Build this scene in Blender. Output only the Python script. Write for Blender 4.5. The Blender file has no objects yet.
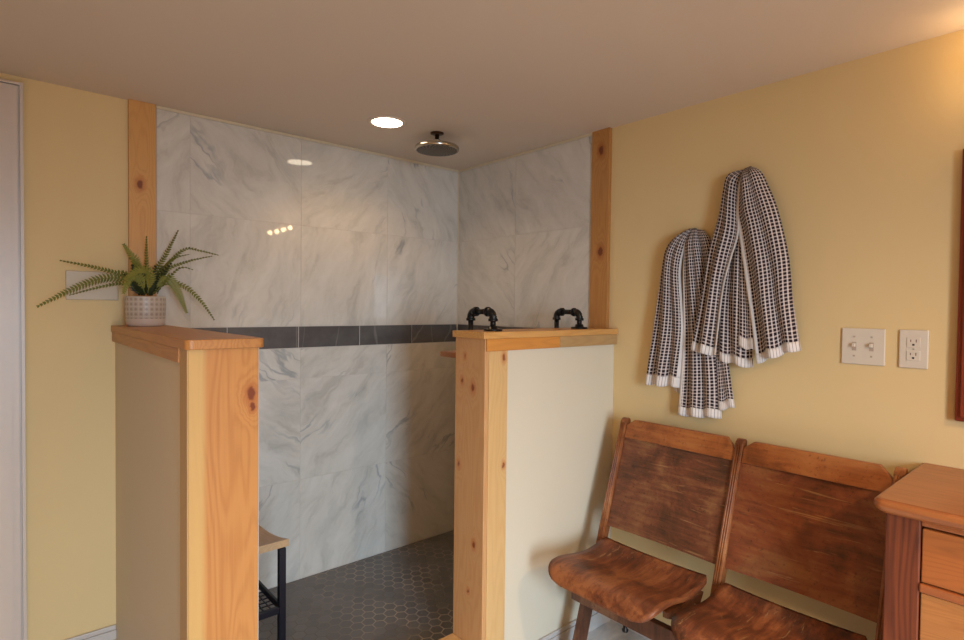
import bpy, bmesh, math, random
from mathutils import Vector, Matrix
random.seed(7)
S = bpy.context.scene
COL = S.collection
PI = math.pi
FLOOR = -0.06          # main floor; the shower floor is 0
CEIL = 2.098

# ------------------------------------------------------------------ node helpers
class NT:
    def __init__(s, name):
        s.m = bpy.data.materials.new(name); s.m.use_nodes = True
        s.t = s.m.node_tree; s.t.nodes.clear()
        s.out = s.n('ShaderNodeOutputMaterial')
        s.b = s.n('ShaderNodeBsdfPrincipled')
        s.l(s.b.outputs[0], s.out.inputs[0])
    def n(s, typ, **kw):
        d = s.t.nodes.new(typ)
        for k, v in kw.items(): setattr(d, k, v)
        return d
    def l(s, a, b): s.t.links.new(a, b)
    def put(s, v, sock):
        if isinstance(v, bpy.types.NodeSocket): s.l(v, sock)
        else:
            try: sock.default_value = v
            except Exception: sock.default_value = (*v, 1) if len(v) == 3 else v
    def math(s, op, a, b=0.0, c=None, clamp=False):
        d = s.n('ShaderNodeMath', operation=op); d.use_clamp = clamp
        s.put(a, d.inputs[0]); s.put(b, d.inputs[1])
        if c is not None: s.put(c, d.inputs[2])
        return d.outputs[0]
    def vmath(s, op, a, b=(0, 0, 0), scale=None):
        d = s.n('ShaderNodeVectorMath', operation=op)
        s.put(a, d.inputs[0]); s.put(b, d.inputs[1])
        if scale is not None: s.put(scale, d.inputs['Scale'])
        return d.outputs['Value'] if op in ('LENGTH', 'DOT_PRODUCT', 'DISTANCE') else d.outputs['Vector']
    def coord(s, kind='Object'):
        return s.n('ShaderNodeTexCoord').outputs[kind]
    def map(s, v, scale=(1, 1, 1), rot=(0, 0, 0), loc=(0, 0, 0)):
        d = s.n('ShaderNodeMapping'); s.l(v, d.inputs[0])
        d.inputs['Location'].default_value = loc; d.inputs['Rotation'].default_value = rot; d.inputs['Scale'].default_value = scale
        return d.outputs[0]
    def noise(s, v, scale=5, detail=4, rough=.5, dist=0.0, col=False):
        d = s.n('ShaderNodeTexNoise'); s.l(v, d.inputs['Vector'])
        d.inputs['Scale'].default_value = scale; d.inputs['Detail'].default_value = detail
        d.inputs['Roughness'].default_value = rough; d.inputs['Distortion'].default_value = dist
        return d.outputs['Color' if col else 'Fac']
    def ramp(s, f, stops):
        d = s.n('ShaderNodeValToRGB'); s.put(f, d.inputs[0])
        e = d.color_ramp.elements
        while len(e) < len(stops): e.new(0.5)
        for i, (p, c) in enumerate(stops):
            e[i].position = p; e[i].color = (*c, 1) if len(c) == 3 else c
        return d.outputs[0]
    def mix(s, f, a, b, blend='MIX'):
        d = s.n('ShaderNodeMix', data_type='RGBA', blend_type=blend)
        s.put(f, d.inputs[0]); s.put(a, d.inputs[6]); s.put(b, d.inputs[7])
        return d.outputs[2]
    def smooth(s, x, lo, hi):
        d = s.n('ShaderNodeMapRange', interpolation_type='SMOOTHSTEP'); s.put(x, d.inputs[0])
        d.inputs[1].default_value = lo; d.inputs[2].default_value = hi
        return d.outputs[0]
    def sep(s, v):
        d = s.n('ShaderNodeSeparateXYZ'); s.l(v, d.inputs[0]); return d.outputs
    def comb(s, x, y, z):
        d = s.n('ShaderNodeCombineXYZ')
        for i, v in enumerate((x, y, z)): s.put(v, d.inputs[i])
        return d.outputs[0]
    def bump(s, h, strength=.2, dist=.002):
        d = s.n('ShaderNodeBump'); s.l(h, d.inputs['Height'])
        d.inputs['Strength'].default_value = strength; d.inputs['Distance'].default_value = dist
        s.l(d.outputs[0], s.b.inputs['Normal'])
    def base(s, c): s.put(c, s.b.inputs['Base Color'])
    def set(s, **kw):
        for k, v in kw.items():
            s.put(v, s.b.inputs[{'rough': 'Roughness', 'metal': 'Metallic', 'spec': 'Specular IOR Level', 'coat': 'Coat Weight', 'em': 'Emission Color', 'ems': 'Emission Strength', 'sss': 'Subsurface Weight', 'sheen': 'Sheen Weight'}[k]])

def plain(name, col, rough=.5, metal=0.0, var=.06, scale=40, spec=.5):
    t = NT(name)
    f = t.noise(t.coord(), scale, 3)
    c2 = tuple(max(0, c * (1 - var * 2)) for c in col); c1 = tuple(min(1, c * (1 + var)) for c in col)
    t.base(t.mix(f, c2, c1)); t.set(rough=rough, metal=metal, spec=spec)
    return t.m

def paint(name, col, rough=.65, bump=.12, spec=.3):
    t = NT(name); P = t.coord()
    big = t.noise(P, 1.3, 3)
    c2 = tuple(c * .94 for c in col)
    t.base(t.mix(big, c2, col))
    t.set(rough=rough, spec=spec)
    t.bump(t.noise(P, 260, 2), bump, .0008)
    return t.m

def wood(name, light, dark, axis='z', freq=1.0, knots=(), contrast=1.0, rough=.4, sap=None, seed=0, spec=.4, coat=0.0):
    """light/dark growth lines along an axis, dark round knots with the grain bending about them"""
    t = NT(name); P = t.coord()
    sc = {'x': (.10, 1, 1), 'y': (1, .10, 1), 'z': (1, 1, .10)}[axis]
    warp = None; kmask = None; kring = None
    for k in knots:
        el = {'x': (.6, 1, 1), 'y': (1, .6, 1), 'z': (1, 1, .6)}[axis]
        Pk = t.vmath('ADD', P, t.vmath('SCALE', t.vmath('SUBTRACT', t.noise(P, 60, 2, .5, 0, True), (.5, .5, .5)), scale=.012))
        d = t.vmath('LENGTH', t.vmath('MULTIPLY', t.vmath('SUBTRACT', Pk, tuple(k[:3])), el))
        r = k[3] if len(k) > 3 else .014
        g = t.math('POWER', 2.718, t.math('MULTIPLY', t.math('MULTIPLY', d, d), -1 / (r * 2.6) ** 2))
        m = t.smooth(d, r, r * .55); rg = t.smooth(d, r * 2.2, r * .8)
        warp = g if warp is None else t.math('ADD', warp, g)
        kmask = m if kmask is None else t.math('MAXIMUM', kmask, m)
        kring = rg if kring is None else t.math('MAXIMUM', kring, rg)
    Q = t.map(P, scale=sc, loc=(seed * 3.1, seed * 1.7, seed * .9))
    n1 = t.noise(Q, 6.5, 3, .45)
    if warp is not None: n1 = t.math('ADD', n1, t.math('MULTIPLY', warp, .13))
    rings = t.math('SINE', t.math('MULTIPLY', n1, 210 * freq))
    rings = t.math('MULTIPLY_ADD', rings, .5, .5)
    rings = t.math('POWER', rings, 1.6)
    fine = t.noise(t.map(P, scale={'x': (4, 160, 160), 'y': (160, 4, 160), 'z': (160, 160, 4)}[axis]), 1.6, 3)
    broad = t.noise(Q, 3.0, 2)
    f = t.math('ADD', t.math('MULTIPLY', rings, .34 * contrast), t.math('MULTIPLY', t.math('SUBTRACT', fine, .5), .55 * contrast))
    f = t.math('ADD', f, t.math('MULTIPLY', t.math('SUBTRACT', broad, .45), .9 * contrast), clamp=True)
    c = t.mix(f, light, dark)
    if sap:      # (component, edge position, width, colour): paler sapwood stripe
        comp, edge, w, sc_ = sap
        v = t.sep(P)[comp]
        v = t.math('ADD', v, t.math('MULTIPLY', t.math('SUBTRACT', t.noise(Q, 2.2, 1), .5), .05))
        c = t.mix(t.math('MULTIPLY', t.smooth(v, edge + w, edge - w), .8), c, sc_)
    if kmask is not None:
        kd = (dark[0] * .42, dark[1] * .22, dark[2] * .25); km = (dark[0] * .95, dark[1] * .62, dark[2] * .55)
        c = t.mix(t.math('MULTIPLY', kring, .55), c, km)
        c = t.mix(t.math('MULTIPLY', kmask, .9), c, kd)
    t.base(c); t.set(rough=rough, spec=spec, coat=coat)
    t.bump(fine, .12, .001)
    return t.m

def worn_wood(name, c_lo, c_mid, c_hi, axis='y', seed=0, wear=.5, rough=.36):
    """old dark varnish gone patchy, with grain and pale scuffs"""
    t = NT(name); P = t.coord()
    sc = {'x': (.12, 1, 1), 'y': (1, .12, 1), 'z': (1, 1, .12)}[axis]
    L = (seed * 2.3, seed * 1.1, seed * .7)
    patch = t.noise(t.map(P, loc=L), 5.0, 5, .62, .6)
    grain = t.noise(t.map(P, scale=sc, loc=L), 55, 5, .6, .5)
    c = t.ramp(t.math('ADD', t.math('MULTIPLY', patch, .75), t.math('MULTIPLY', grain, .42)), [(.44, c_lo), (.585, c_mid), (.72, c_hi)])
    speck = t.noise(t.map(P, loc=L), 90, 4, .7)
    c = t.mix(t.math('MULTIPLY', t.smooth(speck, .55, .72), .55), c, tuple(x * .35 for x in c_lo))
    scr = t.noise(t.map(P, scale={'x': (.05, 1, 1), 'y': (1, .05, 1), 'z': (1, 1, .05)}[axis], rot=(.5, .3, .2), loc=L), 70, 3, .7, 1.2)
    scuff = t.math('MULTIPLY', t.smooth(scr, .585, .70), t.smooth(t.noise(t.map(P, loc=(9 + seed, 2, 4)), 4, 2), .45, .62))
    c = t.mix(t.math('MULTIPLY', scuff, wear), c, (.34, .19, .08))
    t.base(c); t.set(rough=t.math('MULTIPLY_ADD', patch, .35, rough - .14), spec=.45)
    t.bump(grain, .15, .0012)
    return t.m

# ------------------------------------------------------------------ mesh helpers
def new(): return bmesh.new()
def box(bm, x0, x1, y0, y1, z0, z1, bev=0.0, seg=2):
    tb = bmesh.new()
    bmesh.ops.create_cube(tb, size=1)
    for v in tb.verts:
        v.co = Vector((x0 + (v.co.x + .5) * (x1 - x0), y0 + (v.co.y + .5) * (y1 - y0), z0 + (v.co.z + .5) * (z1 - z0)))
    if bev > 0:
        bmesh.ops.bevel(tb, geom=tb.edges[:], offset=bev, segments=seg, profile=.5, affect='EDGES', clamp_overlap=True)
    merge(bm, tb); return bm
def merge(bm, tb, M=None):
    if M is not None: tb.transform(M)
    me = bpy.data.meshes.new('tmp'); tb.to_mesh(me); tb.free(); bm.from_mesh(me); bpy.data.meshes.remove(me)
def prism(bm, pts, axis, a0, a1, bev=0.0):
    """pts: 2-D outline; extruded from a0 to a1 along axis"""
    tb = bmesh.new()
    def P(p, a): return {'x': (a, p[0], p[1]), 'y': (p[0], a, p[1]), 'z': (p[0], p[1], a)}[axis]
    A = [tb.verts.new(P(p, a0)) for p in pts]; B = [tb.verts.new(P(p, a1)) for p in pts]
    tb.faces.new(A); tb.faces.new(B[::-1])
    for i in range(len(pts)):
        j = (i + 1) % len(pts); tb.faces.new((A[j], A[i], B[i], B[j]))
    bmesh.ops.recalc_face_normals(tb, faces=tb.faces[:])
    if bev > 0: bmesh.ops.bevel(tb, geom=tb.edges[:], offset=bev, segments=2, profile=.5, affect='EDGES', clamp_overlap=True)
    merge(bm, tb); return bm
def lathe(bm, prof, c, axis='z', n=32, M=None):
    tb = bmesh.new(); rows = []
    for r, h in prof:
        rows.append([tb.verts.new((r * math.cos(2 * PI * i / n), r * math.sin(2 * PI * i / n), h)) for i in range(n)])
    for a, b in zip(rows, rows[1:]):
        for i in range(n): tb.faces.new((a[i], a[(i + 1) % n], b[(i + 1) % n], b[i]))
    if prof[0][0] > 1e-5: tb.faces.new(rows[0][::-1])
    if prof[-1][0] > 1e-5: tb.faces.new(rows[-1])
    bmesh.ops.remove_doubles(tb, verts=tb.verts[:], dist=1e-6)
    bmesh.ops.recalc_face_normals(tb, faces=tb.faces[:])
    for f in tb.faces: f.smooth = True
    R = {'z': Matrix(), 'y': Matrix.Rotation(-PI / 2, 4, 'X'), 'x': Matrix.Rotation(PI / 2, 4, 'Y')}[axis]
    merge(bm, tb, Matrix.Translation(c) @ R); return bm
def tube(bm, pts, rad, n=12, caps=True):
    pts = [Vector(p) for p in pts]; rows = []; tb = bmesh.new()
    up = Vector((.13, .27, .95))
    for i, p in enumerate(pts):
        d = (pts[min(i + 1, len(pts) - 1)] - pts[max(i - 1, 0)]).normalized()
        u = d.cross(up)
        if u.length < .1: u = d.cross(Vector((1, 0, 0)))
        u.normalize(); v = d.cross(u); r = rad[i] if isinstance(rad, (list, tuple)) else rad
        rows.append([tb.verts.new(p + r * (math.cos(2 * PI * k / n) * u + math.sin(2 * PI * k / n) * v)) for k in range(n)])
    for a, b in zip(rows, rows[1:]):
        for k in range(n): tb.faces.new((a[k], a[(k + 1) % n], b[(k + 1) % n], b[k]))
    if caps: tb.faces.new(rows[0][::-1]); tb.faces.new(rows[-1])
    bmesh.ops.recalc_face_normals(tb, faces=tb.faces[:])
    for f in tb.faces: f.smooth = len(f.verts) == 4
    merge(bm, tb); return bm

def obj(name, bm, mat, parent=None, origin=None, smooth=False, auto=None):
    """link bm as ONE mesh object; vertices are given in room coordinates"""
    o0 = Vector(origin) if origin is not None else (Vector(root_loc(parent)) if parent else Vector((0, 0, 0)))
    bmesh.ops.translate(bm, verts=bm.verts[:], vec=-o0)
    me = bpy.data.meshes.new(name); bm.to_mesh(me); bm.free()
    for m in (mat if isinstance(mat, (list, tuple)) else [mat]): me.materials.append(m)
    if smooth:
        for p in me.polygons: p.use_smooth = True
    o = bpy.data.objects.new(name, me); COL.objects.link(o)
    if parent: o.parent = parent
    else: o.location = o0
    return o
def root_loc(o):
    v = Vector((0, 0, 0))
    while o: v = v + o.location; o = o.parent
    return v
def thing(name, label, cat, loc, group=None):
    o = bpy.data.objects.new(name, None); COL.objects.link(o); o.location = loc
    o.empty_display_size = .05
    o['label'] = label; o['category'] = cat
    if group: o['group'] = group
    return o
def struct(name, bm, mat, parent=None, **k):
    o = obj(name, bm, mat, parent, **k)
    if not parent: o['kind'] = 'structure'
    return o
def copy_tree(o, loc, label, group=None):
    r = o.copy(); COL.objects.link(r); r.location = loc; r['label'] = label
    if group: r['group'] = group
    for ch in list(o.children):
        c = ch.copy(); COL.objects.link(c); c.parent = r
        for g in list(ch.children):
            d = g.copy(); COL.objects.link(d); d.parent = c
    return r

# ------------------------------------------------------------------ materials
YELLOW = (.71, .525, .265)
m_wall = paint('yellow_wall_paint', YELLOW)
m_half = paint('cream_half_wall_paint', (.67, .58, .44))
m_ceil = paint('ceiling_paint', (.70, .585, .48), bump=.2)
m_white = plain('white_gloss_trim', (.52, .465, .425), .35, var=.02)
m_plate = plain('ivory_plastic', (.64, .56, .46), .35, var=.02)
m_dark = plain('dark_slot', (.04, .02, .02), .6)
m_iron = plain('black_iron_pipe', (.022, .021, .021), .33, .6, var=.25, scale=90)
m_blackmetal = plain('black_powder_coat', (.012, .012, .02), .4, .3)
m_nickel = plain('brushed_nickel', (.50, .45, .38), .22, 1.0, var=.05)

def m_marble(rough=.035):
    t = NT('white_marble_tile'); U = t.coord('UV')
    Q = t.map(U, rot=(0, 0, .95))
    w = t.noise(U, 3.2, 4, .55, col=True)
    Qw = t.vmath('ADD', Q, t.vmath('SCALE', t.vmath('SUBTRACT', w, (.5, .5, .5)), scale=.20))
    streak = t.noise(t.map(Qw, scale=(1.6, 5.0, 1)), 2.4, 8, .66, .4)
    wisp = t.noise(t.map(Qw, scale=(.9, 3.2, 1), loc=(3, 9, 0)), 2.2, 5, .6)
    v1 = t.noise(t.map(Qw, scale=(.55, 3.0, 1), loc=(8, 1, 0)), 1.7, 4, .5)
    vein = t.smooth(t.math('ABSOLUTE', t.math('SUBTRACT', v1, .5)), .016, .0)
    gate = t.smooth(t.noise(t.map(U, loc=(2, 7, 0)), 3.0, 2), .50, .66)
    c = t.ramp(streak, [(.26, (.43, .395, .345)), (.46, (.59, .545, .485)), (.66, (.655, .61, .55))])
    c = t.mix(t.math('MULTIPLY', t.smooth(wisp, .50, .72), .52), c, (.42, .41, .375))
    c = t.mix(t.math('MULTIPLY', t.math('MULTIPLY', vein, gate), .60), c, (.22, .24, .26))
    t.base(c); t.set(rough=rough, spec=.5)
    return t.m
m_marb = m_marble(); m_marb_r = m_marble(.22)
m_grout = plain('pale_grout', (.56, .50, .44), .8)
def m_slate_():
    t = NT('dark_slate_tile'); U = t.coord('UV')
    n = t.noise(U, 9, 5, .6)
    c = t.ramp(n, [(.3, (.070, .063, .064)), (.7, (.125, .112, .106))])
    v = t.noise(t.map(U, rot=(0, 0, .9), scale=(1, .35, 1)), 3.2, 2, .5)
    vein = t.smooth(t.math('ABSOLUTE', t.math('SUBTRACT', v, .5)), .006, .0)
    t.base(t.mix(t.math('MULTIPLY', vein, .25), c, (.4, .37, .33))); t.set(rough=.3)
    return t.m
m_slate = m_slate_()
def m_hex_():
    t = NT('charcoal_hexagon_mosaic'); P = t.coord()
    s = t.sep(P); size = .052
    u = t.math('DIVIDE', s[0], size); v = t.math('DIVIDE', s[1], size)
    def cell(ou, ov):
        a = t.math('SUBTRACT', t.math('FLOORED_MODULO', t.math('ADD', u, ou), 1.0), .5)
        b = t.math('SUBTRACT', t.math('FLOORED_MODULO', t.math('ADD', v, ov), 1.7320508), .8660254)
        return a, b
    a1, b1 = cell(0, 0); a2, b2 = cell(.5, .8660254)
    d1 = t.math('ADD', t.math('MULTIPLY', a1, a1), t.math('MULTIPLY', b1, b1))
    d2 = t.math('ADD', t.math('MULTIPLY', a2, a2), t.math('MULTIPLY', b2, b2))
    sel = t.math('LESS_THAN', d1, d2)
    def pick(p, q): return t.math('ADD', t.math('MULTIPLY', sel, p), t.math('MULTIPLY', t.math('SUBTRACT', 1.0, sel), q))
    a, b = pick(a1, a2), pick(b1, b2)
    aa, bb = t.math('ABSOLUTE', a), t.math('ABSOLUTE', b)
    hd = t.math('MAXIMUM', aa, t.math('ADD', t.math('MULTIPLY', aa, .5), t.math('MULTIPLY', bb, .8660254)))
    gr = t.smooth(hd, .44, .475)
    idv = t.comb(t.math('SUBTRACT', u, a), t.math('SUBTRACT', v, b), 0.0)
    wn = t.n('ShaderNodeTexWhiteNoise', noise_dimensions='2D'); t.l(t.vmath('SNAP', idv, (.25, .25, .25)), wn.inputs[0])
    tile = t.mix(wn.outputs[0], (.108, .103, .104), (.145, .138, .138))
    tile = t.mix(t.math('MULTIPLY', t.noise(P, 30, 3), .35), tile, (.15, .13, .12))
    patch = t.math('MULTIPLY', t.smooth(t.math('ADD', s[0], t.math('MULTIPLY', t.noise(P, 3, 1), .3)), -1.05, -.65), t.smooth(t.noise(t.map(P, loc=(.3, .9, 0)), 4.5, 2), .36, .58))  # noise patches; grout faded at the left to paint in the sheen over it
    grc = t.mix(patch, (.14, .125, .112), (.36, .305, .25))
    t.base(t.mix(gr, tile, grc)); t.set(rough=t.math('MULTIPLY_ADD', gr, .4, .30))
    t.bump(t.math('SUBTRACT', 1.0, gr), .35, .002)
    return t.m
m_hex = m_hex_()
def m_floor_():
    t = NT('pale_marble_floor'); P = t.coord(); s = t.sep(P)
    n = t.noise(t.map(P, rot=(0, 0, .7), scale=(1, 2.4, 1)), 4, 6, .6, .5)
    c = t.ramp(n, [(.32, (.42, .42, .43)), (.6, (.64, .63, .62))])
    fx = t.math('ABSOLUTE', t.math('SUBTRACT', t.math('FLOORED_MODULO', s[0], .46), .23))
    fy = t.math('ABSOLUTE', t.math('SUBTRACT', t.math('FLOORED_MODULO', s[1], .46), .23))
    g = t.smooth(t.math('MAXIMUM', fx, fy), .2275, .2285)
    t.base(t.mix(g, c, (.40, .38, .35))); t.set(rough=.22)
    return t.m
m_floor = m_floor_()

# ------------------------------------------------------------------ room shell
XL, YF = -3.5, -4.7
b = new(); box(b, XL - .1, .1, YF - .1, .1, FLOOR - .1, FLOOR); struct('floor', b, m_floor)
b = new(); box(b, XL - .1, .1, YF - .1, .1, CEIL, CEIL + .1); struct('ceiling', b, m_ceil)
b = new(); box(b, XL - .1, .1, 0, .1, FLOOR, CEIL); struct('wall_back', b, m_wall)
b = new(); box(b, 0, .1, YF - .1, 0, FLOOR, CEIL); struct('wall_right', b, m_wall)
b = new(); box(b, XL - .1, XL, YF - .1, 0, FLOOR, CEIL); struct('wall_left', b, m_wall)
WX0, WX1, WZ0, WZ1 = -2.50, -1.80, .15, 1.85
b = new()
box(b, XL, WX0, YF - .1, YF, FLOOR, CEIL); box(b, WX1, 0, YF - .1, YF, FLOOR, CEIL)
box(b, WX0, WX1, YF - .1, YF, FLOOR, WZ0); box(b, WX0, WX1, YF - .1, YF, WZ1, CEIL)
struct('wall_front', b, m_wall)
b = new()
for x0, x1, z0, z1 in ((WX0 - .07, WX0, WZ0 - .07, WZ1 + .07), (WX1, WX1 + .07, WZ0 - .07, WZ1 + .07), (WX0, WX1, WZ0 - .07, WZ0), (WX0, WX1, WZ1, WZ1 + .07)):
    box(b, x0, x1, YF, YF + .02, z0, z1, .004)
box(b, (WX0 + WX1) / 2 - .025, (WX0 + WX1) / 2 + .025, YF - .07, YF - .03, WZ0, WZ1, .004)
struct('window_1', b, m_white)

# tiled shower walls: individual tiles standing 10 mm proud of the wall on a grout bed
def tile_wall(name, axis, spans_a, spans_z, mat, proud=.010, gap=.0011, seed=1):
    rnd = random.Random(seed); bm = bmesh.new(); uvl = bm.loops.layers.uv.new('UVMap')
    for a0, a1 in spans_a:
        for z0, z1 in spans_z:
            A0, A1, Z0, Z1 = a0 + gap, a1 - gap, z0 + gap, z1 - gap
            if axis == 'x':   # on back wall, facing -y
                quad = [(A0, -proud, Z0), (A1, -proud, Z0), (A1, -proud, Z1), (A0, -proud, Z1)]
                back = [(p[0], -.002, p[2]) for p in quad]
            else:             # on right wall, facing -x
                quad = [(-proud, A1, Z0), (-proud, A0, Z0), (-proud, A0, Z1), (-proud, A1, Z1)]
                back = [(-.002, p[1], p[2]) for p in quad]
            F = [bm.verts.new(p) for p in quad]; B = [bm.verts.new(p) for p in back]
            fs = [bm.faces.new(F)] + [bm.faces.new((F[i], B[i], B[(i + 1) % 4], F[(i + 1) % 4])) for i in range(4)]
            ox, oy = rnd.uniform(0, 40), rnd.uniform(0, 40); fl = rnd.choice((-1, 1)); th = rnd.uniform(-.35, .35)
            W, H = A1 - A0, Z1 - Z0; q = [(0, 0), (W, 0), (W, H), (0, H)]
            for f in fs:
                for lp in f.loops:
                    k = F.index(lp.vert) if lp.vert in F else B.index(lp.vert)
                    u, v = q[k]; u *= fl
                    lp[uvl].uv = (ox + u * math.cos(th) - v * math.sin(th), oy + u * math.sin(th) + v * math.cos(th))
    o = struct(name, bm, mat)
    return o
ZB0, ZB1 = 1.1056, 1.2085
cols = [(-1.70, -1.431), (-1.431, -.954), (-.954, -.484), (-.484, -.011)]
rows = [(.004, .48), (.48, .96), (.96, ZB0), (ZB1, 1.682), (1.682, CEIL - .012)]
tile_wall('wall_shower_back', 'x', [(-1.553, -1.431)] + cols[1:], rows[3:], m_marb, seed=3)
tile_wall('wall_shower_back_low', 'x', [(-1.54, -1.431)] + cols[1:], rows[:3], m_marb, seed=5)
tile_wall('trim_1', 'x', [(-1.54, -1.284), (-1.284, -.964), (-.964, -.643), (-.643, -.326), (-.326, -.011)], [(ZB0, ZB1)], m_slate, .0105, .0018, 8)
rc = [(-.484, -.011), (-.9785, -.484)]
tile_wall('wall_shower_right', 'y', rc, rows[3:], m_marb_r, seed=12)
tile_wall('wall_shower_right_low', 'y', rc, rows[:3], m_marb_r, seed=14)
tile_wall('trim_2', 'y', [(-.326, -.011), (-.643, -.326), (-.95, -.643)], [(ZB0, ZB1)], m_slate, .0105, .0018, 9)
b = new(); box(b, -1.554, 0, -.0085, 0, 0, CEIL); struct('wall_shower_back_grout', b, m_grout)
b = new(); box(b, -.0085, 0, -.982, -.0085, 0, CEIL); struct('wall_shower_right_grout', b, m_grout)
m_caulk = plain('cream_caulk', (.62, .52, .36), .5)
b = new(); box(b, -1.553, -.0, -.014, 0, CEIL - .012, CEIL - .0005); box(b, -.014, 0, -.982, -.014, CEIL - .012, CEIL - .0005); box(b, -.014, -.0005, -.0140, -.0005, .003, CEIL - .012)
struct('trim_3', b, m_caulk)
# shower pan
b = new(); box(b, -1.54, 0, -.95, 0, FLOOR, 0); struct('floor_shower', b, m_hex)

# half walls with timber ends, caps and apron boards
PINE_L, PINE_D = (.58, .315, .135), (.36, .145, .035)
SAP = (.68, .43, .17)
XS0, XS1, YN = -1.694, -1.534, -1.10
ZC, ZCB, ZA = 1.221, 1.197, 1.160
b = new(); box(b, XS0, XS1, YN + .02, 0, FLOOR, ZCB); struct('wall_half_left', b, m_half)
m_endL = wood('cedar_end_board', (.54, .24, .066), (.37, .122, .028), 'z', .75, [(-1.551, -1.102, 1.078, .013), (-1.548, -1.102, 1.045, .008)], .95, .42, sap=(0, -1.664, .010, (.60, .385, .135)), seed=2)
m_edge = wood('pine_edge_board', (.50, .31, .13), (.38, .19, .06), 'z', .6, (), .5, .45, seed=3)
m_cap = wood('cedar_cap_along', (.50, .225, .068), (.31, .115, .03), 'y', .8, (), .9, .38, seed=4)
m_capx = wood('cedar_cap_across', (.62, .32, .10), (.42, .16, .04), 'x', .8, [(-.30, -1.06, 1.221, .012)], .9, .38, seed=5)
m_apx = wood('cedar_apron', (.62, .255, .055), (.42, .15, .03), 'x', .8, (), .8, .4, seed=6)
m_apx2 = wood('weathered_apron', (.46, .28, .12), (.33, .18, .07), 'x', .8, (), .8, .4, seed=9)
m_pine = wood('knotty_pine_end', PINE_L, (.47, .195, .062), 'z', .8, [(-.765, -1.045, 1.02, .012), (-.765, -.985, 1.04, .009), (-.765, -1.06, .46, .010), (-.765, -.97, .73, .009), (-.765, -1.03, .28, .007), (-.765, -1.0, 1.13, .007)], .8, .45, seed=7)
m_pinef = wood('pale_pine_front', (.64, .40, .17), (.50, .25, .085), 'z', .7, [(-.672, -1.115, 1.128, .010), (-.668, -1.115, .74, .008)], .6, .45, seed=8)
m_post = wood('cedar_post', (.62, .31, .095), (.43, .17, .04), 'z', .8, [(-1.613, -.02, 1.775, .013), (-1.60, -.02, 1.40, .010)], .8, .42, seed=10)
m_postr = wood('knotty_cedar_post', (.46, .215, .062), (.31, .115, .03), 'z', .8, [(-.02, -1.030, 2.005, .015), (-.02, -1.034, 1.56, .015)], .8, .42, seed=11)
b = new(); box(b, XS0 - .004, XS1 + .002, YN, YN + .020, FLOOR, ZCB, .0015); struct('trim_4', b, m_endL)
b = new(); box(b, XS0 - .007, XS0 - .0002, YN + .002, -1.030, FLOOR, ZCB - .0, .0015); struct('trim_5', b, m_edge)
def rounded(x0, x1, y0, y1, r, n=5, corners=(1, 1, 1, 1)):
    pts = []
    for (cx, cy, a0), on in zip(((x1 - r, y1 - r, 0), (x0 + r, y1 - r, 90), (x0 + r, y0 + r, 180), (x1 - r, y0 + r, 270)), corners):
        if on:
            for i in range(n + 1):
                a = math.radians(a0 + 90 * i / n); pts.append((cx + r * math.cos(a), cy + r * math.sin(a)))
        else:
            pts.append((cx + r * (1 if a0 in (0, 270) else -1), cy + r * (1 if a0 in (0, 90) else -1)))
    return pts
b = new(); prism(b, rounded(XS0 - .014, XS1 + .014, YN - .014, -.0005, .016, 5, (0, 0, 1, 1)), 'z', ZCB, ZC, .002); struct('trim_6', b, m_cap)
b = new(); box(b, XS0 - .011, XS0 - .0005, -1.0295, -.0005, ZA, ZCB - .0005, .0015); struct('trim_7', b, m_cap)
b = new(); box(b, XS1, XS1 + .010, YN + .02, -.011, .003, ZCB - .001); struct('wall_half_left_tile', b, m_marb)
# right half wall
XR = -.76
b = new(); box(b, XR + .018, -.0005, YN, -.95, FLOOR, ZCB); struct('wall_half_right', b, m_half)
b = new(); box(b, XR, XR + .018, YN - .010, -.945, FLOOR, ZCB, .0015); struct('trim_8', b, m_pine)
b = new(); box(b, XR + .0185, -.652, YN - .012, YN - .0002, FLOOR, 1.1525, .0015); struct('trim_9', b, m_pinef)
b = new(); prism(b, [(-.776, -1.122), (-.0005, -1.122), (-.0005, -.945 + .0), (-.776, -.945)], 'z', ZCB, ZC, .002); struct('trim_10', b, m_capx)
b = new(); box(b, XR + .003, -.375, -1.117, YN - .0002, 1.153, ZCB - .0005, .0012); struct('trim_11', b, m_apx)
b = new(); box(b, -.3745, -.001, -1.117, YN - .0002, 1.153, ZCB - .0005, .0012); struct('trim_12', b, m_apx2)
b = new(); box(b, XR + .018, -.011, -.95, -.940, .003, ZCB - .001); struct('wall_half_right_tile', b, m_marb)
# posts on the walls
b = new(); box(b, -1.650, -1.5555, -.020, -.0002, ZC, CEIL, .0015); struct('trim_13', b, m_post)
b = new(); box(b, -.020, -.0002, -1.073, -.979, ZC, CEIL, .0015); struct('trim_14', b, m_postr)
# curb between the half walls
m_curb = wood('curb_wood', (.58, .33, .13), (.40, .19, .06), 'x', .8, (), .8, .5, seed=14)
b = new(); box(b, XS1 + .01, XR - .0005, -1.09, -.945, FLOOR, .090, .004); struct('trim_15', b, m_curb)
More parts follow.
